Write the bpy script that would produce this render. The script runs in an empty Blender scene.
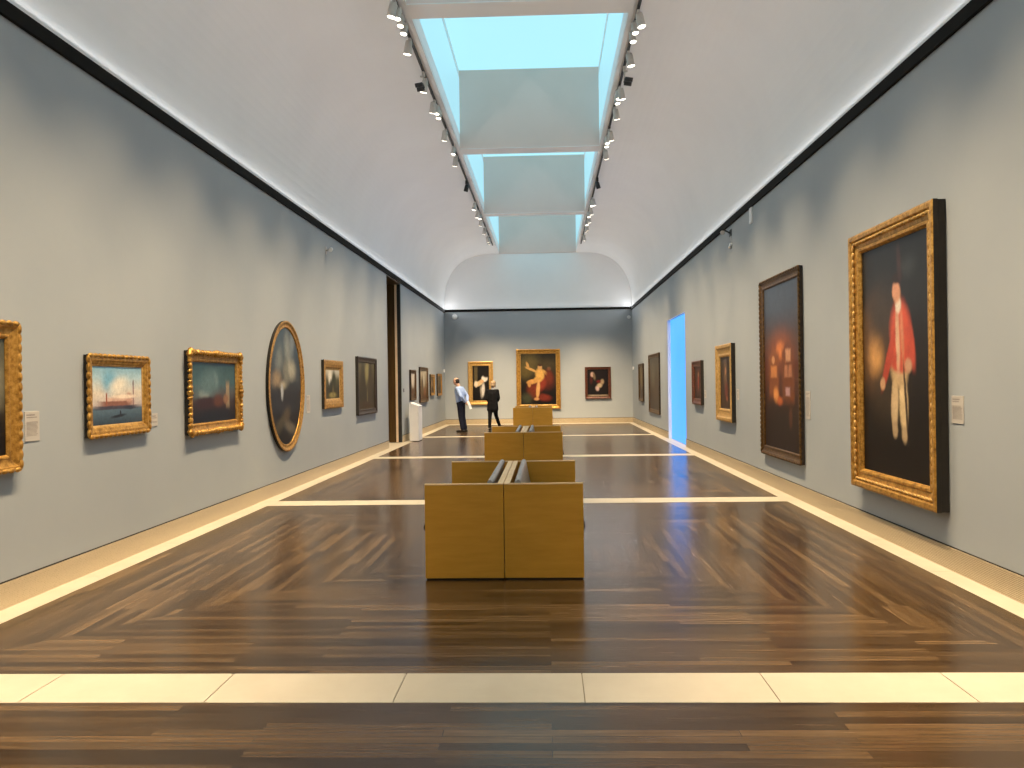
import bpy, bmesh, math, random
from mathutils import Vector, Matrix
rnd = random.Random(7)
S = bpy.context.scene
C = S.collection
PI = math.pi
V = Vector

# ------------------------------------------------------------------ helpers
def lin(r, g, b):
    f = lambda c: (c/12.92 if c <= .04045 else ((c+.055)/1.055)**2.4)
    return (f(r/255), f(g/255), f(b/255), 1)

class MB:
    def __init__(s): s.v = []; s.f = []; s.m = []; s.sm = []
    def quad(s, pts, mat=0, smooth=False):
        n = len(s.v); s.v += [tuple(p) for p in pts]
        s.f.append(tuple(range(n, n+len(pts)))); s.m.append(mat); s.sm.append(smooth)
    def box(s, x0, y0, z0, x1, y1, z1, mat=0):
        n = len(s.v)
        s.v += [(x0,y0,z0),(x1,y0,z0),(x1,y1,z0),(x0,y1,z0),(x0,y0,z1),(x1,y0,z1),(x1,y1,z1),(x0,y1,z1)]
        for q in ((0,3,2,1),(4,5,6,7),(0,1,5,4),(1,2,6,5),(2,3,7,6),(3,0,4,7)):
            s.f.append(tuple(n+i for i in q)); s.m.append(mat); s.sm.append(False)
    def ring(s, rings, mat=0, smooth=True, closed=True, cap=True):
        """loft a list of vertex rings"""
        n = len(s.v); k = len(rings[0])
        for r in rings: s.v += [tuple(p) for p in r]
        for i in range(len(rings)-1):
            for j in range(k if closed else k-1):
                j2 = (j+1) % k
                s.f.append((n+i*k+j, n+i*k+j2, n+(i+1)*k+j2, n+(i+1)*k+j)); s.m.append(mat); s.sm.append(smooth)
        if cap:
            s.f.append(tuple(n+j for j in reversed(range(k)))); s.m.append(mat); s.sm.append(False)
            e = n+(len(rings)-1)*k
            s.f.append(tuple(e+j for j in range(k))); s.m.append(mat); s.sm.append(False)
    def tube(s, a, b, ra, rb=None, seg=14, mat=0, cap=True):
        a = V(a); b = V(b); rb = ra if rb is None else rb
        d = (b-a).normalized(); t = V((0,0,1)) if abs(d.z) < .9 else V((1,0,0))
        u = d.cross(t).normalized(); w = d.cross(u)
        R = []
        for p, r in ((a, ra), (b, rb)):
            R.append([p + u*(r*math.cos(2*PI*i/seg)) + w*(r*math.sin(2*PI*i/seg)) for i in range(seg)])
        s.ring(R, mat, True, True, cap)
    def ball(s, c, r, mat=0, seg=10, rings=6):
        c = V(c); rr = r if isinstance(r, (tuple, list)) else (r, r, r)
        R = []
        for i in range(rings+1):
            t = PI*(.02+.96*i/rings) - PI/2
            R.append([c+V((rr[0]*math.cos(t)*math.cos(2*PI*j/seg), rr[1]*math.cos(t)*math.sin(2*PI*j/seg), rr[2]*math.sin(t))) for j in range(seg)])
        s.ring(R, mat)
    def build(s, name, mats, parent=None, loc=None, bevel=0):
        me = bpy.data.meshes.new(name); me.from_pydata(s.v, [], s.f)
        if not isinstance(mats, (list, tuple)): mats = [mats]
        for m in mats: me.materials.append(m)
        me.polygons.foreach_set('material_index', s.m); me.polygons.foreach_set('use_smooth', s.sm)
        bm = bmesh.new(); bm.from_mesh(me); bmesh.ops.recalc_face_normals(bm, faces=bm.faces); bm.to_mesh(me); bm.free()
        me.update()
        o = bpy.data.objects.new(name, me); C.objects.link(o)
        if parent is not None: o.parent = parent
        if loc is not None: o.location = loc
        if bevel:
            b = o.modifiers.new('bevel', 'BEVEL'); b.width = bevel; b.segments = 2; b.limit_method = 'ANGLE'
        return o

def tag(o, label, cat, group=None):
    o['label'] = label; o['category'] = cat
    if group: o['group'] = group
    return o
def thing(name, label, cat, loc, rz=0, group=None):
    o = bpy.data.objects.new(name, None); C.objects.link(o)
    o.empty_display_size = .1
    o.location = loc; o.rotation_euler = (0, 0, rz)
    return tag(o, label, cat, group)
def struct(name, mb, mats, **k):
    o = mb.build(name, mats, **k); o['kind'] = 'structure'; return o

# ------------------------------------------------------------------ materials
class NT:
    def __init__(s, name):
        s.mat = bpy.data.materials.new(name); s.mat.use_nodes = True
        s.t = s.mat.node_tree; s.n = s.t.nodes; s.l = s.t.links
        s.b = s.n['Principled BSDF']
    def new(s, t, **k):
        n = s.n.new('ShaderNode'+t)
        for a, v in k.items(): setattr(n, a, v)
        return n
    def link(s, a, b): s.l.new(a, b)
    def coords(s): return s.new('TexCoord').outputs['Object']
    def noise(s, co, scale, detail=4, rough=.6, mscale=None):
        if mscale:
            mp = s.new('Mapping'); mp.inputs['Scale'].default_value = mscale; s.link(co, mp.inputs['Vector']); co = mp.outputs['Vector']
        n = s.new('TexNoise'); n.inputs['Scale'].default_value = scale; n.inputs['Detail'].default_value = detail; n.inputs['Roughness'].default_value = rough
        s.link(co, n.inputs['Vector']); return n
    def ramp(s, fac, stops):
        r = s.new('ValToRGB'); e = r.color_ramp.elements
        while len(e) < len(stops): e.new(.5)
        for el, (p, c) in zip(e, stops): el.position = p; el.color = c
        s.link(fac, r.inputs['Fac']); return r.outputs['Color']
    def mix(s, fac, a, b, mode='MIX'):
        m = s.new('Mix', data_type='RGBA', blend_type=mode)
        for sock, v in ((m.inputs[0], fac), (m.inputs[6], a), (m.inputs[7], b)):
            if hasattr(v, 'is_linked') or isinstance(v, bpy.types.NodeSocket): s.link(v, sock)
            else: sock.default_value = v
        return m.outputs[2]
    def bump(s, h, strength, dist=.01):
        b = s.new('Bump'); b.inputs['Strength'].default_value = strength; b.inputs['Distance'].default_value = dist
        s.link(h, b.inputs['Height']); s.link(b.outputs['Normal'], s.b.inputs['Normal'])
    def set(s, color=None, rough=None, metal=None, spec=None):
        if color is not None:
            if isinstance(color, bpy.types.NodeSocket): s.link(color, s.b.inputs['Base Color'])
            else: s.b.inputs['Base Color'].default_value = color
        if rough is not None:
            if isinstance(rough, bpy.types.NodeSocket): s.link(rough, s.b.inputs['Roughness'])
            else: s.b.inputs['Roughness'].default_value = rough
        if metal is not None: s.b.inputs['Metallic'].default_value = metal
        if spec is not None: s.b.inputs['Specular IOR Level'].default_value = spec

def mottled(name, c0, c1, scale=6, rough=.6, metal=0, spec=.5, bump=0, mscale=None, detail=4):
    t = NT(name); n = t.noise(t.coords(), scale, detail, .6, mscale)
    t.set(t.ramp(n.outputs['Fac'], [(.3, c0), (.7, c1)]), rough, metal, spec)
    if bump: t.bump(n.outputs['Fac'], bump)
    return t.mat

def emit(name, col, strength):
    t = NT(name); t.set((.02, .02, .02, 1), .5)
    t.b.inputs['Emission Color'].default_value = col; t.b.inputs['Emission Strength'].default_value = strength
    return t.mat

def planks(name, along_y):
    t = NT(name); co = t.coords()
    mp = t.new('Mapping'); mp.inputs['Rotation'].default_value = (0, 0, PI/2 if along_y else 0); t.link(co, mp.inputs['Vector'])
    br = t.new('TexBrick'); t.link(mp.outputs['Vector'], br.inputs['Vector'])
    br.offset = .37; br.offset_frequency = 2; br.squash = 1
    br.inputs['Scale'].default_value = 1; br.inputs['Brick Width'].default_value = 1.35; br.inputs['Row Height'].default_value = .066
    br.inputs['Mortar Size'].default_value = .0016; br.inputs['Mortar Smooth'].default_value = .3; br.inputs['Bias'].default_value = 0
    br.inputs['Color1'].default_value = (0, 0, 0, 1); br.inputs['Color2'].default_value = (1, 1, 1, 1); br.inputs['Mortar'].default_value = (.5, .5, .5, 1)
    grain = t.noise(mp.outputs['Vector'], 2.4, 7, .75, (.8, 20, 1))
    wide = t.noise(co, .5, 2, .5)
    tone = t.mix(.66, br.outputs['Color'], grain.outputs['Fac'])
    tone = t.mix(.25, tone, wide.outputs['Fac'])
    col = t.ramp(tone, [(.32, (.019, .0105, .0048, 1)), (.45, (.049, .028, .012, 1)), (.56, (.085, .050, .022, 1)), (.70, (.165, .102, .049, 1))])
    col = t.mix(br.outputs['Fac'], col, (.018, .008, .003, 1))
    rg = t.new('MapRange'); t.link(grain.outputs['Fac'], rg.inputs['Value'])
    rg.inputs['From Min'].default_value = .3; rg.inputs['From Max'].default_value = .7; rg.inputs['To Min'].default_value = .14; rg.inputs['To Max'].default_value = .29
    t.set(col, rg.outputs['Result'], 0, .5)
    t.bump(grain.outputs['Fac'], .12, .004)
    return t.mat

M = {}
M['wall'] = mottled('blue_grey_wall_paint', (.335, .367, .392, 1), (.362, .393, .415, 1), .8, .75, 0, .25)
M['white'] = mottled('white_vault_plaster', (.76, .755, .75, 1), (.80, .795, .79, 1), .7, .85, 0, .2)
M['panel'] = mottled('pale_warm_baffle_paint', (.70, .54, .48, 1), (.74, .58, .52, 1), .7, .85, 0, .2)
M['wellwhite'] = mottled('skylight_shaft_paint', (.82, .84, .85, 1), (.86, .87, .87, 1), .7, .85, 0, .2)
M['glow'] = emit('daylit_skylight_glass', (.44, .88, 1, 1), 1.02)
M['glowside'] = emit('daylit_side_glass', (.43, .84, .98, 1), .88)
M['woodx'] = planks('oak_planks_across', False)
M['woody'] = planks('oak_planks_along', True)
M['stone'] = mottled('cream_limestone', (.51, .455, .355, 1), (.575, .52, .415, 1), 3, .42, 0, .45, 0, None, 6)
M['joint'] = mottled('stone_joint_grout', (.22, .18, .12, 1), (.28, .23, .16, 1), 8, .9)
M['rail'] = mottled('dark_bronze_rail', (.004, .0035, .003, 1), (.008, .007, .005, 1), 5, .8, 0, .15)
M['darkstrip'] = mottled('shadow_strip_and_foot_black', (.02, .016, .01, 1), (.03, .025, .02, 1), 5, .9)
M['darkwood'] = mottled('dark_brown_door_veneer', (.045, .022, .005, 1), (.085, .046, .009, 1), 3, .45, 0, .4, 0, (12, 12, .6))
M['lightwood'] = mottled('pale_door_edge', (.66, .50, .34, 1), (.74, .58, .42, 1), 4, .5)
M['black'] = mottled('matt_black_metal', (.010, .010, .010, 1), (.02, .02, .02, 1), 9, .5)
M['head'] = mottled('grey_lamp_housing', (.46, .43, .39, 1), (.52, .49, .45, 1), 9, .5)
M['lens'] = emit('lit_lamp_lens', (1, .90, .74, 1), 7)
M['plastic'] = mottled('white_plastic', (.72, .74, .75, 1), (.8, .8, .8, 1), 9, .4)
M['plinth'] = mottled('white_painted_board', (.70, .71, .74, 1), (.76, .77, .79, 1), 3, .5)
M['card'] = mottled('cream_label_card', (.46, .43, .39, 1), (.50, .47, .43, 1), 6, .6)
M['ink'] = mottled('grey_label_print', (.27, .24, .22, 1), (.33, .30, .27, 1), 6, .7)
M['birch'] = mottled('honey_birch_veneer', (.54, .275, .030, 1), (.62, .325, .042, 1), 2.2, .38, 0, .4, 0, (1.2, 1.2, 9))
M['edge'] = mottled('pale_plywood_edge', (.74, .52, .27, 1), (.82, .60, .34, 1), 6, .5, 0, .4, 0, (1, 1, 40))
M['leather'] = mottled('grey_leather', (.32, .31, .31, 1), (.40, .39, .39, 1), 14, .42, 0, .4, .1)
M['seatpad'] = mottled('black_leather_pad', (.015, .014, .013, 1), (.025, .022, .02, 1), 14, .45, 0, .4, .1)
def goldmat(name, a, b, c, rough=.42, metal=.55):
    t = NT(name); n = t.noise(t.coords(), 22, 5, .65)
    t.set(t.ramp(n.outputs['Fac'], [(.3, a), (.5, b), (.72, c)]), rough, metal, .5)
    t.bump(n.outputs['Fac'], .25, .006)
    return t.mat
M['gold'] = goldmat('aged_gold_leaf', (.20, .092, .014, 1), (.46, .24, .045, 1), (.66, .39, .10, 1))
M['goldlight'] = goldmat('bright_gold_leaf', (.40, .22, .06, 1), (.60, .36, .11, 1), (.74, .48, .17, 1))
M['golddark'] = goldmat('dark_bronze_gilding', (.04, .019, .006, 1), (.10, .050, .012, 1), (.19, .10, .027, 1))
M['redbrown'] = goldmat('red_brown_frame_wood', (.05, .013, .007, 1), (.09, .026, .011, 1), (.15, .05, .02, 1), .4, .1)
M['darkframe'] = goldmat('near_black_frame_wood', (.012, .008, .006, 1), (.028, .018, .012, 1), (.06, .038, .022, 1), .4, .1)
M['backing'] = mottled('dark_canvas_backing', (.012, .010, .008, 1), (.02, .016, .012, 1), 6, .8)

# perforated baseboard grille
def grille():
    t = NT('perforated_bronze_grille'); co = t.coords()
    vo = t.new('TexVoronoi'); vo.inputs['Scale'].default_value = 75; vo.inputs['Randomness'].default_value = .12
    t.link(co, vo.inputs['Vector'])
    col = t.ramp(vo.outputs['Distance'], [(.22, (.17, .13, .075, 1)), (.42, (.56, .46, .31, 1))])
    t.set(col, .45, .15, .4); t.bump(vo.outputs['Distance'], .35, .004)
    return t.mat
M['grille'] = grille()

# ------------------------------------------------------------------ room dimensions (metres)
XL, XR, YB, YF = -3.989, 3.32, 29.60, -2.46
XLI, XRI = -3.759, 3.112
ZR0, ZR1, ZT = 4.36, 4.483, 6.63
SKL, SKR, ZW = -1.80, 1.185, 8.32
BEAM = [(-2.46, -2.08), (3.79, 4.18), (10.03, 10.43), (16.28, 16.68), (22.53, 22.93)]
TH = .4
# floor: plank fields framed by mitred borders
mb = MB()
bays = [(BEAM[i][1], BEAM[i+1][0]) for i in range(4)] + [(BEAM[4][1], 29.0)]
for y0, y1 in bays:
    h = (y1-y0)/2; yc = (y0+y1)/2
    a, b, c, d = (XLI, y0, 0), (XRI, y0, 0), (XRI, y1, 0), (XLI, y1, 0)
    p, q = (XLI+h, yc, 0), (XRI-h, yc, 0)
    mb.quad([a, b, q, p], 0); mb.quad([c, d, p, q], 0); mb.quad([d, a, p], 1); mb.quad([b, c, q], 1)
mb.box(XL-TH, YF-TH, -.2, XR+TH, YB+TH, -.06, 0)
struct('floor', mb, [M['woodx'], M['woody']])
# stone bands across the floor and along the walls, each of slabs with open joints
def band(name, x0, x1, y0, y1, along_x, start, step):
    m = MB(); m.box(x0, y0, -.06, x1, y1, -.004, 1)
    lo, hi = (x0, x1) if along_x else (y0, y1)
    k = math.floor((lo-start)/step); c = []
    t = start + k*step
    while t < hi:
        a, b = max(lo, t+.003), min(hi, t+step-.003)
        if b-a > .02:
            if along_x: m.box(a, y0, -.03, b, y1, .001, 0)
            else: m.box(x0, a, -.03, x1, b, .001, 0)
        t += step
    return struct(name, m, [M['stone'], M['joint']])
n = 1
for y0, y1 in BEAM + [(29.0, 29.6)]:
    band('trim_%d' % n, XLI, XRI, y0+.004, y1-.004 if y1 < 29 else y1, True, .167, .966); n += 1
band('trim_%d' % n, XL, XLI, YF, YB, False, .1, 1.25); n += 1
band('trim_%d' % n, XRI, XR, YF, YB, False, .1, 1.25); n += 1

# walls
OP0, OP1 = 18.92, 20.75
GD0, GD1, GDZ = 18.36, 21.03, 3.25
m = MB(); m.box(XL-TH, YF, 0, XL, OP0, ZR1); m.box(XL-TH, OP1, 0, XL, YB, ZR1); m.box(XL-TH, OP0, ZR0, XL, OP1, ZR1)
struct('wall_left', m, M['wall'])
m = MB(); m.box(XR, YF, 0, XR+TH, GD0, ZR1); m.box(XR, GD1, 0, XR+TH, YB, ZR1); m.box(XR, GD0, GDZ, XR+TH, GD1, ZR1)
struct('wall_right', m, M['wall'])
m = MB(); m.box(XL-TH, YB, 0, XR+TH, YB+TH, ZR1-.05, 0); m.box(XL-TH, YB, ZR1-.05, XR+TH, YB+TH, ZW+.2, 1)
struct('wall_back', m, [M['wall'], M['white']])
m = MB(); m.box(XL-TH, YF-TH, 0, XR+TH, YF, ZR1-.05, 0); m.box(XL-TH, YF-TH, ZR1-.05, XR+TH, YF, ZW+.2, 1)
struct('wall_front', m, [M['wall'], M['white']])

# baseboard grilles; the shadow line on top is painted as a dark strip
def base(name, segs):
    m = MB()
    for (x0, y0, x1, y1, ax) in segs:
        m.box(x0, y0, .001, x1, y1, .188, 0)
        if ax == 'l': m.box(x0, y0, .188, x0+.003, y1, .199, 1)
        elif ax == 'r': m.box(x1-.003, y0, .188, x1, y1, .199, 1)
        else: m.box(x0, y1-.003, .188, x1, y1, .199, 1)
    struct(name, m, [M['grille'], M['darkstrip']])
base('baseboard_left', [(XL, YF, XL+.012, OP0, 'l'), (XL, OP1, XL+.012, YB, 'l')])
base('baseboard_right', [(XR-.012, YF, XR, GD0, 'r'), (XR-.012, GD1, XR, YB, 'r')])
base('baseboard_back', [(XL+.012, YB-.012, XR-.012, YB, 'b')])

# dark rail at the spring of the vault
for nm, b in (('trim_%d' % n, (XL, YF, ZR0, XL+.035, YB, ZR1)), ('trim_%d' % (n+1), (XR-.035, YF, ZR0, XR, YB, ZR1)),
              ('trim_%d' % (n+2), (XL+.035, YB-.035, ZR0+.03, XR-.035, YB, ZR1))):
    m = MB(); m.box(*b); struct(nm, m, M['rail'], bevel=.006)

# vault: coved sides, flat crown, cross beams and skylight shafts
m = MB()
def cove(xw, sgn, n=28, a=1.98, b=ZT-ZR1, p=2.5):
    pts = []
    for i in range(n+1):
        t = PI/2*i/n
        pts.append((xw + sgn*a*(1-math.cos(t)**(2/p)), ZR1 + b*math.sin(t)**(2/p)))
    return pts
for xw, sgn, xe in ((XL, 1, SKL), (XR, -1, SKR)):
    prof = cove(xw, sgn) + [(xe, ZT)]
    for i in range(len(prof)-1):
        (xa, za), (xb, zb) = prof[i], prof[i+1]
        m.quad([(xa, YF, za), (xb, YF, zb), (xb, YB, zb), (xa, YB, za)], 0, i < len(prof)-2)
    # outer shell closing the roof void
    m.box(min(xw, xw-sgn*TH), YF-TH, ZR1, max(xw, xw-sgn*TH), YB+TH, ZT+.1, 0)
    m.box(min(xw, xe), YF, ZT+.02, max(xw, xe)-(0.0 if sgn > 0 else 0), YB, ZT+.1, 0)
for i, (y0, y1) in enumerate(BEAM):
    m.box(SKL, y0, ZT+.012, SKR, y1, ZW, 1); m.box(SKL, y0, ZT, SKR, y1, ZT+.012, 0)
m.box(SKL, YB-.03, ZT, SKR, YB, ZW, 1)
# edge strips of the openings
m.box(SKL-.12, YF, ZT+.1, SKL, YB, ZT+.32, 2); m.box(SKR, YF, ZT+.1, SKR+.12, YB, ZT+.32, 2)
m.box(SKL-.12, YF, ZW-.12, SKL, YB, ZW+.05, 2); m.box(SKR, YF, ZW-.12, SKR+.12, YB, ZW+.05, 2)
struct('ceiling', m, [M['white'], M['panel'], M['wellwhite']])
k = 1
for y0, y1 in [(BEAM[i][1], BEAM[i+1][0]) for i in range(4)] + [(BEAM[4][1], YB-.03)]:
    w = MB(); w.box(SKL, y0, ZW, SKR, y1, ZW+.05, 0); 
    w.box(SKL-.06, y0-.2, ZT+.32, SKL-.01, y1+.2, ZW-.12, 1); w.box(SKR+.01, y0-.2, ZT+.32, SKR+.06, y1+.2, ZW-.12, 1)
    struct('window_%d' % k, w, [M['glow'], M['glowside']]); k += 1
LUM = NT('frosted_blue_lit_glass')
LUM.set((.01, .03, .06, 1), .5, 0, .2)
nz = LUM.noise(LUM.coords(), .6, 2)
LUM.link(LUM.ramp(nz.outputs['Fac'], [(.3, (.050, .285, .88, 1)), (.7, (.062, .31, .93, 1))]), LUM.b.inputs['Emission Color'])
LUM.b.inputs['Emission Strength'].default_value = 1.75
# glazed opening in the right wall: white reveal and a frosted blue pane standing in it
m = MB(); m.box(XR+.085, GD0, 0.01, XR+.125, GD1, GDZ, 0)
d1 = struct('door_1', m, LUM.mat)
m = MB()
m.box(XR+.004, GD1-.012, .001, XR+.085, GD1, GDZ, 0); m.box(XR+.004, GD0, .001, XR+.085, GD0+.012, GDZ, 0)
m.box(XR+.004, GD0+.012, GDZ-.012, XR+.085, GD1-.012, GDZ, 0); m.box(XR, GD0+.012, -.02, XR+.085, GD1-.012, .001, 1)
m.build('door_reveal', [M['plinth'], M['stone']], d1)
# dark veneered doors standing in the full-height opening of the left wall
m = MB()
m.box(XL-.40, OP0, 0.01, XL-.36, OP1, ZR0, 0)
m.box(XL-.36, OP1-.05, .01, XL-.02, OP1, ZR0, 0); m.box(XL-.36, OP0+.011, ZR0-.03, XL-.002, OP1-.05, ZR0, 0)
d2 = struct('door_2', m, M['darkwood'])
m = MB(); m.box(XL-.16, OP1-.075, .01, XL-.10, OP1-.05, ZR0, 0); m.build('door_edge', M['lightwood'], d2)
m = MB(); m.box(XL-.10, OP1-.06, .01, XL-.005, OP1-.051, ZR0, 0); m.box(XL-.35, OP0, .01, XL-.005, OP0+.01, ZR0, 0); m.build('door_gap_strip', M['black'], d2)  # black strips stand in for the dark gap beside the door
m = MB(); m.box(XL-.36, OP0, -.05, XL, OP1, .001, 0); m.build('threshold', M['stone'], d2)

# warm light strips lying on the ledge of the dark rail, washing the vault
def cove_light(loc, length, rot, power):
    L = bpy.data.lights.new('cove_strip', 'AREA'); L.shape = 'RECTANGLE'; L.size = .03; L.size_y = length; L.energy = power; L.color = (.95, .97, 1)
    o = bpy.data.objects.new('cove_strip', L); C.objects.link(o); o.location = loc; o.rotation_euler = rot
CP = 165
cove_light((XL+.018, (YF+YB)/2, ZR1+.012), YB-YF-.2, (0, math.radians(-114), 0), CP)
cove_light((XR-.018, (YF+YB)/2, ZR1+.012), YB-YF-.2, (0, math.radians(114), 0), CP)

cove_light(((XL+XR)/2, YB-.018, ZR1+.012), XR-XL-.2, Matrix(((0, 1, 0), (.3, 0, .954), (.954, 0, -.3))).to_euler(), 36)
# ------------------------------------------------------------------ lighting tracks and spotlights
def track(x, side):
    t = MB(); t.box(x-.018, YF+.2, ZT-.035, x+.018, 27.6, ZT-.002, 0)
    for y in range(-1, 28, 2): t.box(x-.022, y, ZT-.04, x+.022, y+.05, ZT-.004, 0)
    o = t.build('lighting_track', M['black'])
    tag(o, 'long black lighting track on the ceiling along the %s edge of the skylights' % side, 'lighting track', 'ceiling lighting tracks')
TL, TR = -1.915, 1.295
track(TL, 'left'); track(TR, 'right')

ORD = ['first', 'second', 'third', 'fourth', 'fifth', 'sixth', 'seventh', 'eighth', 'ninth', 'tenth', 'eleventh', 'twelfth',
       'thirteenth', 'fourteenth', 'fifteenth', 'sixteenth', 'seventeenth', 'eighteenth', 'nineteenth', 'twentieth', 'twenty-first', 'twenty-second', 'twenty-third']
def spot(tx, y, aim, label, group, power, cone=64, col=(1, .74, .45), big=1.0, lens_at=None):
    """head hanging under the track: adapter, yoke, can, glowing lens; aim = world point"""
    root = thing('track_light', label, 'spotlight', (tx, y, ZT-.038), 0, group)
    piv = V((0, 0, -.14)) if lens_at is None else lens_at
    d = (V(aim) - (V((tx, y, ZT-.038))+piv)).normalized()
    a = MB(); a.box(-.02, -.045, -.035, .02, .045, 0, 0); a.tube((0, 0, -.03), tuple(piv+V((0, 0, .03))), .010, .010, 8)
    a.build('adapter', M['head'], root)
    r = .058*big
    b = MB()
    q = d.to_track_quat('Z', 'Y').to_matrix()
    prof = [(-.13, .55), (-.125, .8), (-.09, .9), (.0, .97), (.05, 1.0), (.055, .96)]
    R = []
    for h, s in prof:
        R.append([piv + q @ V((r*s*math.cos(2*PI*i/18), r*s*math.sin(2*PI*i/18), h*big)) for i in range(18)])
    b.ring(R, 0); b.build('housing', M['head'], root)
    c = MB(); c.ring([[piv + q @ V((r*s*math.cos(2*PI*i/18), r*s*math.sin(2*PI*i/18), h*big)) for i in range(18)] for h, s in ((.055, .92), (.062, .8))], 0)
    c.build('lens', M['lens'], root)
    L = bpy.data.lights.new('lamp_beam', 'SPOT'); L.energy = power; L.color = col; L.spot_size = math.radians(cone); L.spot_blend = 1.0
    L.shadow_soft_size = .05
    lo = bpy.data.objects.new('lamp_beam', L); C.objects.link(lo); lo.parent = root
    lo.location = piv + d*(.075*big); lo.rotation_euler = d.to_track_quat('-Z', 'Y').to_euler()
    return root
WP, DP = 1290, 110
LEFT = [9.83, 10.00, 10.20, 10.43, 10.95, 12.40, 13.35, 13.56, 13.79, 14.88, 15.96, 16.63, 20.91, 21.88, 22.31, 23.03, 24.31, 25.75, 26.19]
LOUT = {0, 4, 5, 6, 9, 11, 12, 13, 15, 16, 17}
RIGHT = [10.31, 10.61, 10.88, 11.58, 12.94, 13.06, 13.28, 13.92, 15.13, 15.48, 15.71, 16.37, 20.70, 20.98, 21.82, 22.37, 22.89, 23.52, 24.10, 24.36, 25.79]
ROUT = {0, 3, 4, 7, 8, 11, 12, 14, 16, 18, 20}
def run(ys, outs, tx, wallx, side, sg):
    wallers = [i for i in sorted(outs) if i < len(ys)-2]
    tgt = {i: 10.3 + 17.6*k/(len(wallers)-1) for k, i in enumerate(wallers)}   # evenly spaced along the wall
    for i, y in enumerate(ys):
        lab = '%s lit spotlight from the near end of the %s ceiling track in view' % (ORD[i], side)
        if i >= len(ys)-2:
            spot(tx, y, (-.3+sg*(2.2 if i == len(ys)-1 else .6), YB, .3), lab, 'lit spotlights on the %s ceiling track' % side, 1500, 44, lens_at=V((sg*.03, 0, -.15)))
        elif i in outs:
            spot(tx, y, (wallx-sg*.74, tgt[i], 0), lab, 'lit spotlights on the %s ceiling track' % side, WP, lens_at=V((sg*.035, 0, -.16)))
        else:
            spot(tx, y, (wallx - sg*1.2, y-.6, 0), lab, 'lit spotlights on the %s ceiling track' % side, DP, 50, big=.82, lens_at=V((-sg*.01, 0, -.12)))
run(LEFT, LOUT, TL, XL, 'left', -1); run(RIGHT, ROUT, TR, XR, 'right', 1)
for tx, wallx, side, sg in ((TL, XL, 'left', -1), (TR, XR, 'right', 1)):
    for y in (-1.2, .35, 1.9, 3.45, 5.0, 6.55, 8.1):
        spot(tx, y, (wallx-sg*.74, y+.3, 0), 'spotlight on the near stretch of the %s ceiling track, above the view' % side, 'near spotlights on the %s ceiling track' % side, WP, lens_at=V((sg*.035, 0, -.16)))
    # pair of unlit black cylinders on a cross arm
    r = thing('track_fixture', 'small unlit black twin fixture on a cross arm of the %s ceiling track' % side, 'light fixture', (tx, 12.14, ZT-.038), 0, 'unlit track fixtures')
    a = MB(); a.box(-.02, -.05, -.05, .02, .05, 0); a.box(-.01 if sg > 0 else -.05, -.012, -.075, .05 if sg > 0 else .01, .012, -.05); a.tube((0, 0, -.05), (0, 0, -.20), .012)
    a.build('cross_arm', M['head'], r)
    for dy in (-.085, .085):
        c = MB(); x0 = sg*.0; x1 = sg*.12
        c.tube((x0, dy, -.22), (x1, dy, -.24), .034, .034, 12); c.box(-.008, min(0, dy), -.215, .008, max(0, dy), -.2)
        c.build('cylinder', M['black'], r)
    r = thing('track_fixture', 'small unlit black box fixture further down the %s ceiling track' % side, 'light fixture', (tx, 18.77, ZT-.038), 0, 'unlit track fixtures')
    a = MB(); a.box(-.03, -.12, -.09, .03, .12, 0); a.build('driver_box', M['black'], r)
    a = MB(); a.tube((0, 0, -.09), (sg*.04, .02, -.24), .05, .055, 12); a.build('cylinder', M['black'], r)
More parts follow.
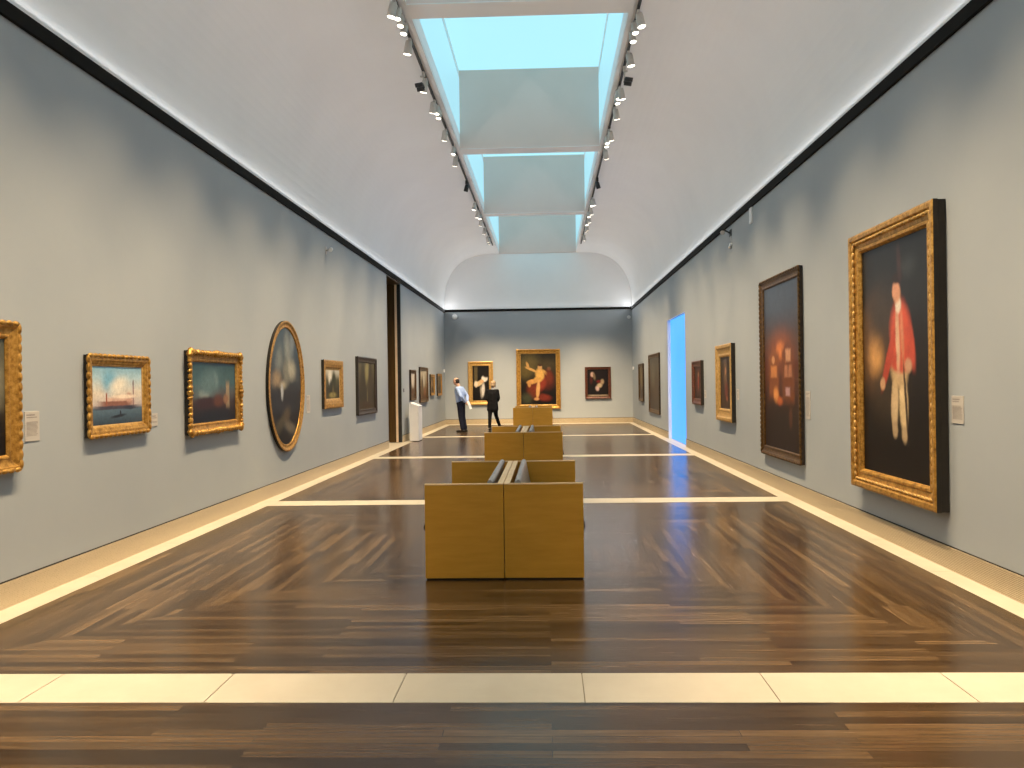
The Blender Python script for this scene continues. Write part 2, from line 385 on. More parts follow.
# ------------------------------------------------------------------ paintings
def paint(name, ground, blobs, ratio, grain=.05, rough=.42):
    """ground = [(v, rgb)...] bottom to top in -1..1; blobs = (x, y, rx, ry, deg, rgb, soft, kind), unit = half height"""
    t = NT(name); co = t.coords()
    nz = t.noise(co, 4.5, 8, .75)
    sub = t.new('VectorMath', operation='SUBTRACT'); t.link(nz.outputs['Color'], sub.inputs[0]); sub.inputs[1].default_value = (.5, .5, .5)
    sc = t.new('VectorMath', operation='SCALE'); t.link(sub.outputs[0], sc.inputs[0]); sc.inputs['Scale'].default_value = grain*2.4
    add = t.new('VectorMath', operation='ADD'); t.link(co, add.inputs[0]); t.link(sc.outputs[0], add.inputs[1])
    P = add.outputs[0]
    sep = t.new('SeparateXYZ'); t.link(P, sep.inputs[0])
    mr = t.new('MapRange'); t.link(sep.outputs['Y'], mr.inputs['Value']); mr.inputs['From Min'].default_value = -1; mr.inputs['From Max'].default_value = 1
    col = t.ramp(mr.outputs['Result'], [((v+1)/2, lin(*c)) for v, c in ground])
    for b in blobs:
        x, y, rx, ry, deg, rgb, soft = b[:7]; kind = b[7] if len(b) > 7 else 'e'
        mp = t.new('Mapping', vector_type='TEXTURE')
        mp.inputs['Location'].default_value = (x, y, 0); mp.inputs['Rotation'].default_value = (0, 0, math.radians(deg)); mp.inputs['Scale'].default_value = (rx, ry, 1e6)
        t.link(P, mp.inputs['Vector'])
        if kind == 'e':
            ln = t.new('VectorMath', operation='LENGTH'); t.link(mp.outputs[0], ln.inputs[0]); val = ln.outputs['Value']
        else:
            ab = t.new('VectorMath', operation='ABSOLUTE'); t.link(mp.outputs[0], ab.inputs[0])
            sx = t.new('SeparateXYZ'); t.link(ab.outputs[0], sx.inputs[0])
            mx = t.new('Math', operation='MAXIMUM'); t.link(sx.outputs['X'], mx.inputs[0]); t.link(sx.outputs['Y'], mx.inputs[1]); val = mx.outputs[0]
        m = t.new('MapRange', interpolation_type='SMOOTHSTEP'); t.link(val, m.inputs['Value'])
        m.inputs['From Min'].default_value = 1+soft; m.inputs['From Max'].default_value = max(0, 1-soft)
        col = t.mix(m.outputs['Result'], col, lin(*rgb))
    br = t.noise(co, 9, 8, .78)
    col = t.mix(.55, col, t.ramp(br.outputs['Fac'], [(.32, (.35, .34, .33, 1)), (.5, (.72, .72, .72, 1)), (.66, (1.0, 1.0, 1.0, 1))]), 'MULTIPLY')
    t.set(col, rough, 0, .3)
    return t.mat

def sweep_rect(mb, w, h, prof, mat=0, outer=True):
    """prof = [(inset, height)], mitred round a rectangle in the XY plane, +Z out of the wall"""
    R = []
    for i, z in prof:
        R.append([(-w/2+i, -h/2+i, z), (w/2-i, -h/2+i, z), (w/2-i, h/2-i, z), (-w/2+i, h/2-i, z)])
    mb.ring(R, mat, False, True, False)
def sweep_oval(mb, w, h, prof, mat=0, seg=72):
    R = []
    for i, z in prof:
        R.append([((w/2-i)*math.cos(2*PI*k/seg), (h/2-i)*math.sin(2*PI*k/seg), z) for k in range(seg)])
    mb.ring(R, mat, True, True, False)

def painting(label, wall, y0, y1, z0, z1, fw, art, frame='gold', dep=.085, orn=None, oval=False, liner=None, x=None, cat='painting', group=None):
    """y0..y1 = extent along the wall (for the back wall: x extent); local X to the viewer's right, Y up, Z out of the wall"""
    w, h = abs(y1-y0), z1-z0; c = (y0+y1)/2; zc = (z0+z1)/2
    root = bpy.data.objects.new('framed_painting', None); C.objects.link(root); root.empty_display_size = .1
    tag(root, label, cat, group)
    if wall == 'L': root.matrix_world = Matrix(((0,0,1,XL+.004),(1,0,0,c),(0,1,0,zc),(0,0,0,1)))
    elif wall == 'R': root.matrix_world = Matrix(((0,0,-1,XR-.004),(-1,0,0,c),(0,1,0,zc),(0,0,0,1)))
    else: root.matrix_world = Matrix(((1,0,0,c),(0,0,-1,YB-.004),(0,1,0,zc),(0,0,0,1)))
    sw = sweep_oval if oval else sweep_rect
    f = MB(); bk = MB()
    d = dep
    side = [(0.004, 0), (0.004, d*.55), (0, d*.6), (0, d*.92)]
    face = [(fw*.10, d), (fw*.28, d*.97), (fw*.36, d*.80), (fw*.55, d*.66), (fw*.74, d*.60), (fw*.80, d*.68), (fw*.90, d*.66), (fw, d*.42), (fw, d*.30)]
    if frame == 'flat': face = [(fw*.15, d), (fw*.55, d*.95), (fw*.62, d*.86), (fw*.85, d*.74), (fw, d*.5), (fw, d*.3)]
    fm = {'gold': 'gold', 'flat': 'gold', 'light': 'goldlight', 'dark': 'darkframe', 'red': 'redbrown', 'bronze': 'golddark'}[frame]
    sw(f, w, h, side, 1); sw(f, w, h, [side[-1]]+face, 0)
    # back board closing the frame towards the wall
    if oval:
        f.quad([((w/2-.004)*math.cos(2*PI*k/48), (h/2-.004)*math.sin(2*PI*k/48), .001) for k in range(48)], 1)
    else: f.quad([(-w/2+.004, -h/2+.004, .001), (w/2-.004, -h/2+.004, .001), (w/2-.004, h/2-.004, .001), (-w/2+.004, h/2-.004, .001)], 1)
    fo = f.build('frame', [M[fm], M['backing'] if frame != 'bronze' else M['darkframe']], root)
    if liner:
        l = MB(); sw(l, w-2*fw+.004, h-2*fw+.004, [(0, d*.45), (.0, d*.5), (liner*.5, d*.46), (liner, d*.36), (liner, d*.25)], 0)
        l.build('liner', M['goldlight' if fm != 'goldlight' else 'gold'], root)
    # carved ornament
    if orn:
        o = MB()
        ins, zo, step, r0, r1 = {'beads': (fw*.45, d*.80, .075, .004, .019), 'edge': (fw*.08, d*.90, .07, .010, .021), 'carved': (fw*.16, d*.92, .06, .014, .034)}[orn]
        W, Hh = w/2-ins, h/2-ins
        cor = [V((-W, -Hh, zo)), V((W, -Hh, zo)), V((W, Hh, zo)), V((-W, Hh, zo))]
        rings = []
        for k in range(4):
            p0, p1 = cor[k], cor[(k+1)%4]; Ls = (p1-p0).length; nb = max(2, round(Ls/step)); tdir = (p1-p0).normalized(); nrm = V((-tdir.y, tdir.x, 0))
            bump = [rnd.uniform(.55, 1) if orn == 'carved' else 1 for _ in range(nb)]
            for j in range(nb*6):
                f_ = j/(nb*6); r = r0+(r1-r0)*abs(math.sin(PI*(j/6)))**.7*bump[j//6]
                off = 0
                if orn == 'carved':
                    e_ = min(f_, 1-f_)*Ls; cm_ = abs(f_-.5)*Ls
                    r += .018*math.exp(-(e_/.07)**2) + .014*math.exp(-(cm_/.06)**2); off = .006*math.sin(j*1.7)
                c_ = p0+tdir*(Ls*f_)+nrm*off
                a0 = (cor[k-1]-p0).normalized()
                n2 = nrm if j else (nrm + V((-(p0-cor[k-1]).normalized().y, (p0-cor[k-1]).normalized().x, 0))).normalized()
                rings.append([c_+n2*(r*math.cos(2*PI*q/8))+V((0, 0, r*.8*math.sin(2*PI*q/8))) for q in range(8)])
        rings.append(rings[0])
        o.ring(rings, 0, True, True, False)
        o.build('ornament', M['goldlight' if orn == 'beads' else fm], root)
    # canvas (the object's own scale makes the half height one unit for its paint)
    cw, ch = (w-2*fw+.004)/2, (h-2*fw+.004)/2
    if liner: cw -= liner-.004; ch -= liner-.004
    cm = MB(); u = cw/ch
    zb, zt = d*.12/ch, d*.33/ch
    if oval:
        E = lambda z: [(u*math.cos(2*PI*k/64), math.sin(2*PI*k/64), z) for k in range(64)]
        cm.ring([E(zb), E(zt)], 0, False)
    else: cm.box(-u, -1, zb, u, 1, zt, 0)
    co = cm.build('canvas', art, root); co.scale = (ch, ch, ch)
    return root

# -- left wall
painting('gold framed picture cut off by the left edge, with a carved beaded rim', 'L', 4.382, 5.558, .997, 2.098, .125,
    paint('art_grey_figure', [(-1, (30, 20, 12)), (-.3, (52, 42, 28)), (.4, (92, 88, 70)), (1, (80, 84, 76))],
    [(.55, .25, .5, .55, 10, (128, 124, 104), .5), (.1, -.1, .4, .7, 0, (86, 70, 48), .5), (.6, -.75, .6, .5, 0, (22, 15, 9), .4), (-.2, .4, .3, .3, 0, (190, 160, 130), .4)], 1), 'gold', .056, 'edge')
painting('gold framed bright view of a harbour city under pale blue sky, left wall', 'L', 6.409, 7.416, 1.172, 1.897, .085,
    paint('art_lagoon_city', [(-1, (52, 66, 78)), (-.45, (92, 116, 132)), (-.38, (190, 178, 176)), (.1, (226, 214, 196)), (.62, (176, 206, 218)), (1, (128, 176, 200))],
    [(-.55, .5, .4, .4, 0, (122, 178, 206), .7), (.0, .35, .5, .22, 15, (240, 232, 214), .8), (.1, -.2, .8, .12, 0, (214, 178, 158), .3, 'b'), (-.1, -.3, .95, .1, 0, (142, 98, 82), .35, 'b'),
     (.95, -.02, .045, .42, 0, (150, 122, 120), .3, 'b'), (.95, .42, .05, .12, 0, (120, 110, 116), .4), (-.72, -.12, .04, .2, 0, (160, 92, 70), .3, 'b'), (.66, -.08, .2, .17, 0, (200, 158, 140), .4),
     (-.1, -.42, 1.3, .06, 0, (74, 72, 84), .5, 'b'), (0, -.72, .42, .05, 5, (34, 38, 46), .5), (.12, -.63, .05, .1, 0, (40, 40, 48), .4), (.7, -.45, .3, .06, 0, (52, 58, 72), .5),
     (.4, -.05, .7, .07, 0, (246, 226, 204), .5)], 1, .03), 'flat', .046, 'edge', liner=.018)
painting('ornate carved gold frame holding a dusky blue harbour scene, left wall', 'L', 8.221, 9.655, 1.064, 2.011, .125,
    paint('art_moonlit_quay', [(-1, (22, 24, 28)), (-.35, (52, 40, 36)), (-.05, (84, 84, 84)), (.3, (66, 96, 100)), (1, (50, 78, 84))],
    [(-.8, -.05, .3, .14, 0, (190, 190, 176), .7), (.1, .42, .16, .25, 20, (116, 138, 138), .7), (-.5, .25, .8, .4, 20, (92, 118, 122), .8), (-.7, -.35, .8, .2, 0, (58, 36, 34), .4), (.3, -.3, .4, .2, 0, (92, 56, 40), .5),
     (1.05, -.1, .14, .42, 0, (150, 132, 104), .4, 'b'), (.9, -.25, .2, .16, 0, (140, 102, 72), .5), (.1, -.85, 1.6, .22, 0, (24, 28, 34), .5)], 1, .04), 'gold', .062, 'carved')
painting('large oval painting in a gold frame, white clouds over dark ground, left wall', 'L', 10.631, 12.233, .602, 2.588, .11,
    paint('art_oval_storm', [(-1, (20, 20, 20)), (-.15, (34, 36, 38)), (.1, (60, 66, 70)), (.6, (70, 84, 92)), (1, (58, 74, 84))],
    [(.1, .62, .14, .28, 10, (138, 142, 136), .8), (-.32, .45, .14, .2, -20, (120, 126, 122), .8), (.28, .28, .2, .15, 0, (176, 170, 150), .8), (.0, .22, .12, .2, 15, (128, 126, 112), .8), (-.45, .12, .2, .12, 0, (158, 136, 106), .8), (-.15, .0, .13, .08, 0, (176, 166, 142), .8), (.5, .55, .08, .25, 30, (58, 72, 82), .7),
     (.35, .8, .12, .25, -20, (120, 130, 134), .7), (.0, -.25, .9, .2, 0, (40, 42, 46), .5), (-.2, -.1, .06, .12, 0, (182, 186, 190), .5), (.0, -.5, .2, .12, 20, (88, 76, 58), .6), (.2, -.72, .3, .09, -15, (104, 98, 84), .6), (-.3, -.65, .25, .1, 25, (76, 70, 54), .6)], 1, .05), 'gold', .05, None, oval=True)
painting('small gold framed woodland view with a bright sky, right of the oval', 'L', 13.298, 14.564, 1.178, 2.057, .15,
    paint('art_woodland', [(-1, (70, 62, 34)), (-.3, (42, 40, 22)), (.3, (84, 82, 56)), (1, (212, 206, 190))],
    [(-.6, .5, .4, .5, 0, (226, 220, 204), .5), (.35, .1, .45, .85, 0, (46, 48, 24), .4), (-.35, -.15, .4, .45, 0, (38, 40, 20), .5), (0, -.75, .8, .18, 0, (150, 138, 80), .6), (.1, -.5, .12, .4, 0, (110, 96, 60), .6)], 1, .05), 'flat', .056, None, liner=.03)
painting('dark framed tall woodland painting beside the dark doorway, left wall', 'L', 15.69, 17.437, .953, 2.197, .12,
    paint('art_forest_gloom', [(-1, (70, 56, 38)), (-.5, (44, 40, 24)), (.3, (66, 58, 34)), (1, (104, 96, 62))],
    [(.1, .65, .28, .5, -15, (158, 146, 96), .6), (-.6, .2, .35, .9, 5, (48, 42, 24), .5), (.75, .3, .3, .9, 0, (56, 44, 26), .5), (.15, -.55, .1, .4, 0, (120, 110, 78), .6), (0, -.8, .8, .12, 0, (60, 40, 24), .5)], 1, .06), 'dark', .062)
def small(label, y0, y1, z0, z1, fr, art, fw=.11, wall='L'):
    painting(label, wall, y0, y1, z0, z1, fw, art, fr, .055)
small('small bronze framed picture above the white pedestal, first past the doorway', 21.85, 22.75, 1.12, 2.02, 'bronze', paint('art_pale_bay', [(-1, (70, 46, 26)), (-.2, (120, 104, 84)), (1, (212, 204, 188))], [(0, -.5, .6, .3, 0, (80, 52, 30), .5), (.1, .3, .4, .5, 0, (220, 212, 196), .6)], 1))
small('larger gold framed landscape second past the dark doorway, left wall', 23.48, 25.05, 1.01, 2.13, 'bronze', paint('art_golden_valley', [(-1, (76, 44, 18)), (-.2, (104, 76, 40)), (1, (196, 184, 156))], [(.2, .35, .3, .5, 0, (206, 200, 180), .6), (-.5, -.1, .4, .6, 0, (70, 54, 28), .5), (.5, -.5, .4, .3, 0, (120, 66, 26), .5)], 1))
small('small gold framed picture third past the dark doorway, left wall', 25.62, 26.52, 1.20, 1.925, 'gold', paint('art_brown_study', [(-1, (58, 34, 16)), (1, (120, 92, 58))], [(0, .1, .35, .45, 0, (170, 140, 100), .6), (.1, -.6, .5, .3, 0, (44, 26, 14), .5)], 1), .09)
small('small gold framed picture fourth past the dark doorway, next to the corner', 27.25, 28.33, 1.16, 1.965, 'gold', paint('art_ochre_study', [(-1, (66, 44, 18)), (1, (128, 104, 56))], [(-.1, .1, .5, .5, 0, (92, 70, 34), .6), (.2, -.5, .4, .3, 0, (54, 34, 14), .5)], 1), .09)
# -- back wall
painting('gold framed dark painting of pale figures behind the people, back wall', 'B', -3.075, -2.10, .75, 2.44, .17,
    paint('art_pale_pair', [(-1, (16, 13, 11)), (1, (22, 18, 14))],
    [(-.28, .5, .09, .5, 0, (96, 84, 56), .5, 'b'), (-.12, -.02, .26, .13, 25, (226, 196, 150), .35), (.22, .28, .17, .2, -20, (236, 228, 216), .3), (-.28, -.05, .1, .18, 0, (232, 214, 190), .3), (.05, .12, .12, .1, 0, (214, 170, 120), .3),
     (.12, -.4, .1, .38, -5, (214, 208, 200), .4), (.0, -.5, .05, .35, 5, (150, 140, 128), .5), (.3, .5, .2, .18, 0, (26, 20, 14), .4)], 1, .03), 'light', .08)
painting('large gold framed painting of a seated golden figure in red drapery, back wall centre', 'B', -1.195, .515, .565, 2.885, .155,
    paint('art_seated_golden', [(-1, (12, 10, 9)), (-.3, (22, 17, 12)), (.6, (56, 48, 28)), (1, (34, 28, 18))],
    [(-.35, .6, .35, .35, 0, (96, 84, 48), .8), (.35, .55, .3, .2, 0, (72, 60, 36), .8), (-.5, .3, .2, .25, 0, (92, 78, 40), .8), (.3, -.05, .3, .35, 20, (84, 32, 20), .5), (-.22, -.45, .22, .30, 10, (112, 46, 26), .5), (.22, -.72, .26, .13, -10, (118, 44, 30), .5), (.1, -.2, .18, .3, -30, (140, 54, 36), .5),
     (.06, .18, .17, .24, 5, (228, 176, 92), .3), (-.02, -.02, .15, .12, 0, (216, 164, 84), .3), (.06, .46, .085, .1, 0, (206, 160, 104), .3), (.06, .55, .09, .05, 0, (70, 46, 26), .4), (-.28, .38, .24, .05, -25, (212, 164, 92), .4), (-.42, .55, .05, .14, 20, (196, 150, 86), .4),
     (.3, .22, .17, .05, -50, (214, 164, 90), .4), (-.25, -.1, .2, .09, 10, (214, 158, 86), .3), (-.02, -.4, .075, .34, -5, (222, 168, 104), .3), (-.08, -.78, .1, .06, 0, (206, 150, 96), .4), (-.36, -.2, .06, .12, 0, (200, 144, 80), .4), (.42, .4, .07, .08, 0, (120, 84, 56), .5), (.42, .1, .14, .25, 10, (112, 48, 28), .6),
     (-.45, -.75, .2, .2, 0, (60, 62, 44), .7)], 1, .03), 'gold', .085, None, liner=.02)
painting('small dark framed night scene with its lit lower rail painted in, right of the large centre painting', 'B', 1.465, 2.468, .93, 2.167, .10,
    paint('art_dark_pair', [(-1, (18, 12, 10)), (1, (20, 10, 9))],
    [(-.42, .62, .13, .18, 0, (196, 160, 144), .4), (-.28, .5, .09, .26, 10, (112, 96, 74), .6), (.12, -.2, .2, .16, 25, (176, 158, 128), .5), (.32, .08, .13, .18, 0, (156, 134, 104), .5), (-.05, -.42, .13, .18, 15, (196, 166, 160), .5), (.05, .1, .15, .1, 0, (104, 20, 16), .6), (-.5, .2, .1, .25, 0, (72, 22, 18), .6), (0, -.93, .7, .055, 0, (150, 132, 110), .4, 'b')], 1, .03), 'red', .08)  # last pale band paints the lit lower rail into the canvas
# -- right wall
small('narrow dim gold framed picture nearest the far right corner', 27.33, 26.10, .89, 2.20, 'bronze', paint('art_dim_olive', [(-1, (70, 52, 28)), (1, (104, 86, 54))], [(0, .1, .4, .5, 0, (120, 104, 70), .6), (0, -.6, .4, .3, 0, (54, 40, 22), .5)], 1), wall='R')
painting('tall brown landscape in a dark frame left of the glowing blue doorway', 'R', 24.70, 22.40, .596, 2.428, .12,
    paint('art_brown_haze', [(-1, (46, 32, 18)), (-.4, (60, 46, 30)), (.5, (82, 74, 60)), (1, (70, 62, 50))], [(.1, -.2, .5, .4, 0, (72, 54, 34), .7), (-.3, .3, .4, .4, 0, (94, 86, 70), .8)], 1), 'bronze', .046)
painting('small red brown framed portrait right of the glowing blue doorway', 'R', 17.217, 16.215, 1.064, 2.021, .13,
    paint('art_red_portrait', [(-1, (44, 22, 12)), (1, (58, 32, 18))], [(.1, .15, .2, .6, 0, (158, 66, 46), .5), (.1, .5, .13, .15, 0, (190, 140, 100), .4), (-.4, -.2, .2, .5, 0, (84, 30, 18), .6)], 1), 'red', .07)
painting('bright gold framed dark portrait between the red portrait and the house fire', 'R', 14.77, 13.50, .835, 2.25, .23,
    paint('art_brown_portrait', [(-1, (52, 30, 14)), (-.2, (40, 22, 10)), (1, (48, 36, 20))], [(-.05, .35, .22, .5, 0, (104, 74, 50), .6), (.0, .45, .1, .14, 0, (178, 128, 96), .4), (.1, -.3, .25, .3, 0, (104, 40, 22), .6), (.2, -.6, .12, .1, 0, (158, 84, 50), .5)], 1), 'light', .08)
painting('tall painting of a burning gabled house at night in a bronze frame, right wall', 'R', 11.752, 9.931, .478, 3.069, .13,
    paint('art_house_fire', [(-1, (32, 14, 8)), (-.45, (52, 24, 10)), (.0, (96, 44, 16)), (.35, (78, 56, 46)), (.7, (58, 66, 78)), (1, (62, 72, 86))],
    [(.0, .22, .4, .2, 0, (140, 74, 38), .8), (-.02, .2, .13, .09, 0, (220, 130, 66), .8), (.28, -.12, .22, .3, 0, (112, 58, 24), .25, 'b'), (.28, .14, .16, .16, 45, (122, 64, 28), .2, 'b'), (-.28, -.12, .2, .26, 0, (130, 70, 30), .3, 'b'), (-.3, .1, .13, .13, 45, (136, 76, 34), .3, 'b'),
     (.28, .13, .09, .07, 0, (206, 150, 112), .4, 'b'), (.28, -.06, .13, .07, 0, (172, 112, 78), .3, 'b'), (.28, -.06, .012, .08, 0, (70, 28, 10), .4, 'b'), (-.28, -.06, .12, .07, 0, (196, 124, 66), .3, 'b'), (-.3, .09, .06, .05, 0, (218, 156, 104), .4), (.26, -.3, .08, .05, 0, (178, 138, 138), .4, 'b'), (-.2, -.34, .09, .09, 0, (222, 146, 78), .6), (-.05, -.42, .1, .05, 0, (200, 100, 44), .7),
     (.0, -.75, .8, .25, 0, (30, 14, 9), .6), (.35, -.6, .06, .12, 0, (84, 46, 26), .6)], 1, .03), 'bronze', .056, 'edge')
RED = (200, 84, 60)
painting('very large gold framed portrait of a standing figure in a red coat, right wall', 'R', 8.174, 6.40, .470, 3.076, .19,
    paint('art_red_coat', [(-1, (14, 10, 9)), (-.5, (20, 14, 10)), (.1, (32, 25, 20)), (.5, (34, 34, 32)), (1, (22, 25, 26))],
    [(-.38, .12, .22, .34, 0, (120, 84, 48), .8), (-.36, .06, .12, .16, 0, (214, 158, 92), .8), (-.25, .4, .25, .25, 20, (62, 52, 42), .8), (-.1, -.3, .3, .2, 15, (58, 46, 32), .7), (.25, .75, .12, .08, 0, (52, 56, 56), .8),
     (0.000, -0.369, 0.068, 0.228, -3, (206, 178, 136), .3), (0.160, -0.369, 0.074, 0.251, 3, (222, 194, 146), .3), (0.000, -0.597, 0.049, 0.068, 0, (186, 160, 124), .4), (0.171, -0.631, 0.049, 0.068, 0, (186, 160, 124), .4), (0.091, -0.095, 0.154, 0.148, 0, (196, 166, 122), .3),
     (0.114, 0.201, 0.185, 0.285, 4, RED, .25), (-0.103, -0.004, 0.055, 0.274, -28, (184, 70, 48), .35), (0.114, -0.027, 0.191, 0.091, 0, (190, 76, 54), .3), (0.296, 0.110, 0.062, 0.205, 14, (192, 78, 56), .35), (0.251, -0.061, 0.062, 0.057, 0, (196, 150, 118), .4), (-0.228, -0.209, 0.049, 0.051, 0, (206, 160, 118), .4),
     (0.068, 0.155, 0.034, 0.274, 2, (214, 174, 142), .6), (0.148, 0.178, 0.027, 0.228, 4, (206, 130, 96), .7), (0.080, 0.452, 0.049, 0.068, 0, (224, 214, 196), .4), (0.051, 0.566, 0.071, 0.097, 5, (206, 148, 116), .3), (0.068, 0.680, 0.092, 0.046, 0, (42, 28, 20), .4), (0.103, 0.794, 0.034, 0.160, 6, (62, 42, 40), .5),
     (.2, -.35, .02, .3, 6, (60, 44, 34), .5)], 1, .022), 'gold', .115, 'beads')

# ------------------------------------------------------------------ wall labels
def wall_label(label, wall, y, zc, w, h):
    root = bpy.data.objects.new('wall_label', None); C.objects.link(root); root.empty_display_size = .05
    tag(root, label, 'wall label', 'caption cards beside the paintings')
    if wall == 'L': root.matrix_world = Matrix(((0,0,1,XL),(1,0,0,y),(0,1,0,zc),(0,0,0,1)))
    else: root.matrix_world = Matrix(((0,0,-1,XR),(-1,0,0,y),(0,1,0,zc),(0,0,0,1)))
    c = MB(); c.box(-w/2, -h/2, 0, w/2, h/2, .006); c.build('card', M['card'], root, bevel=.001)
    t = MB(); yy = h/2-.022
    r = random.Random(int(y*100))
    for k, hh in enumerate((.011, .008)):
        t.box(-w*.4, yy-hh, .006, -w*.4+w*r.uniform(.5, .75), yy, .0066); yy -= hh+.009
    yy -= .02
    while yy > -h/2+.04:
        t.box(-w*.4, yy-.0045, .006, -w*.4+w*r.uniform(.66, .8), yy, .0066); yy -= .0095
    t.build('text', M['ink'], root)
wall_label('cream caption card beside the gold frame cut off at the left edge', 'L', 5.75, 1.315, .165, .23)
wall_label('small caption card right of the bright harbour city view', 'L', 7.58, 1.275, .12, .13)
wall_label('caption card right of the large oval painting', 'L', 12.545, 1.29, .18, .30)
wall_label('caption card right of the very large red coat portrait', 'R', 6.26, 1.33, .18, .225)
wall_label('grey caption card right of the burning house painting', 'R', 9.79, 1.26, .17, .36)
wall_label('caption card right of the bright gold framed dark portrait', 'R', 13.34, 1.34, .14, .19)
wall_label('caption card right of the small red brown portrait', 'R', 16.08, 1.30, .16, .17)

# ------------------------------------------------------------------ small fittings
m = MB(); m.box(-.03, -.07, -.13, 0, .07, .13); o = m.build('sensor', M['plastic'], loc=(XR+.006, 12.34, 4.235), bevel=.012)
tag(o, 'white rectangular sensor under the dark rail high on the right wall', 'sensor')
r = thing('security_camera', 'small camera on a bracket high on the right wall, left of the white sensor', 'camera', (XR, 13.72, 4.22))
m = MB(); m.box(-.012, -.06, -.06, 0, .06, .06); m.tube((-.01, 0, .0), (-.10, .03, .06), .014); m.tube((-.10, .03, .06), (-.13, .10, .02), .012); m.build('bracket', M['black'], r)
m = MB(); m.tube((-.11, .18, .05), (-.15, -.06, .0), .036, .036, 14); m.build('body', M['head'], r)
m = MB(); m.tube((-.02, -.10, -.20), (-.03, -.03, -.27), .025, .03, 12); m.tube((-.01, -.06, -.06), (-.02, -.09, -.2), .006); m.build('dangling_sensor', M['plastic'], r)
r = thing('security_camera', 'tiny bracket camera high on the left wall above the woodland pictures', 'camera', (XL-.006, 13.70, 4.05))
m = MB(); m.box(0, -.04, -.07, .012, .04, .07); m.tube((.01, 0, 0), (.09, 0, .02), .012); m.build('bracket', M['head'], r)
m = MB(); m.tube((.09, .05, .035), (.12, -.10, -.01), .034, .034, 12); m.build('body', M['plastic'], r)
def dome(x, z, rr, label):
    m = MB(); R = []
    for i in range(7):
        t = PI/2*i/6*.98; R.append([(rr*math.cos(t)*math.cos(2*PI*j/20), -rr*.7*math.sin(t), rr*math.cos(t)*math.sin(2*PI*j/20)) for j in range(20)])
    m.ring(R, 0); o = m.build('wall_speaker', M['plastic'], loc=(x, YB, z)); tag(o, label, 'wall speaker')
dome(-3.575, 4.20, .11, 'round white dome under the rail at the left of the back wall')
dome(3.20, 4.08, .07, 'small white dome under the rail in the far right corner')
for x, sg, side in ((XL, 1, 'left'), (XR, -1, 'right')):
    m = MB(); m.box(min(0, sg*.05), -.06, -.06, max(0, sg*.05), .06, .06); o = m.build('motion_sensor', M['plastic'], loc=(x-sg*.006, 29.2, 2.09), bevel=.012)
    tag(o, 'small white motion sensor at head height near the far %s corner' % side, 'sensor')
m = MB(); m.box(0, -.05, -.05, .012, .05, .05); o = m.build('wall_switch', M['black'], loc=(XL-.004, 21.0, 1.43), bevel=.003)
tag(o, 'tiny dark switch plate between the dark doorway and the white pedestal', 'switch')
# white pedestal with a sloping top
m = MB(); a, b = -.125, .125; L = .62
m.quad([(a, 0, .02), (b, 0, .02), (b, 0, .97), (a, 0, 1.07)]); m.quad([(a, L, .02), (a, L, 1.07), (b, L, .97), (b, L, .02)])
m.quad([(a, 0, .02), (a, 0, 1.07), (a, L, 1.07), (a, L, .02)]); m.quad([(b, 0, .02), (b, L, .02), (b, L, .97), (b, 0, .97)]); m.quad([(a, 0, .02), (a, L, .02), (b, L, .02), (b, 0, .02)])
m.quad([(a, 0, 1.07), (b, 0, .97), (b, L, .97), (a, L, 1.07)])
r = thing('pedestal', 'white pedestal with a sloping top standing by the left wall past the doorway', 'pedestal', (-3.715, 21.02, 0))
m.build('body', M['plinth'], r)
m = MB(); m.box(a+.01, .01, .001, b-.01, L-.01, .02); m.build('foot', M['darkstrip'], r)
m = MB(); n_ = V((.1, 0, .25)).normalized()
m.quad([V(p)+n_*.001 for p in ((a, -.006, 1.07), (b+.008, -.006, .967), (b+.008, L+.006, .967), (a, L+.006, 1.07))]); m.quad([V(p)+n_*.014 for p in ((a, -.006, 1.07), (b+.008, -.006, .967), (b+.008, L+.006, .967), (a, L+.006, 1.07))])
P0 = [V(p) for p in ((a, -.006, 1.07), (b+.008, -.006, .967), (b+.008, L+.006, .967), (a, L+.006, 1.07))]
for i in range(4): m.quad([P0[i]+n_*.001, P0[(i+1)%4]+n_*.001, P0[(i+1)%4]+n_*.014, P0[i]+n_*.014])
m.build('top', M['plinth'], r)

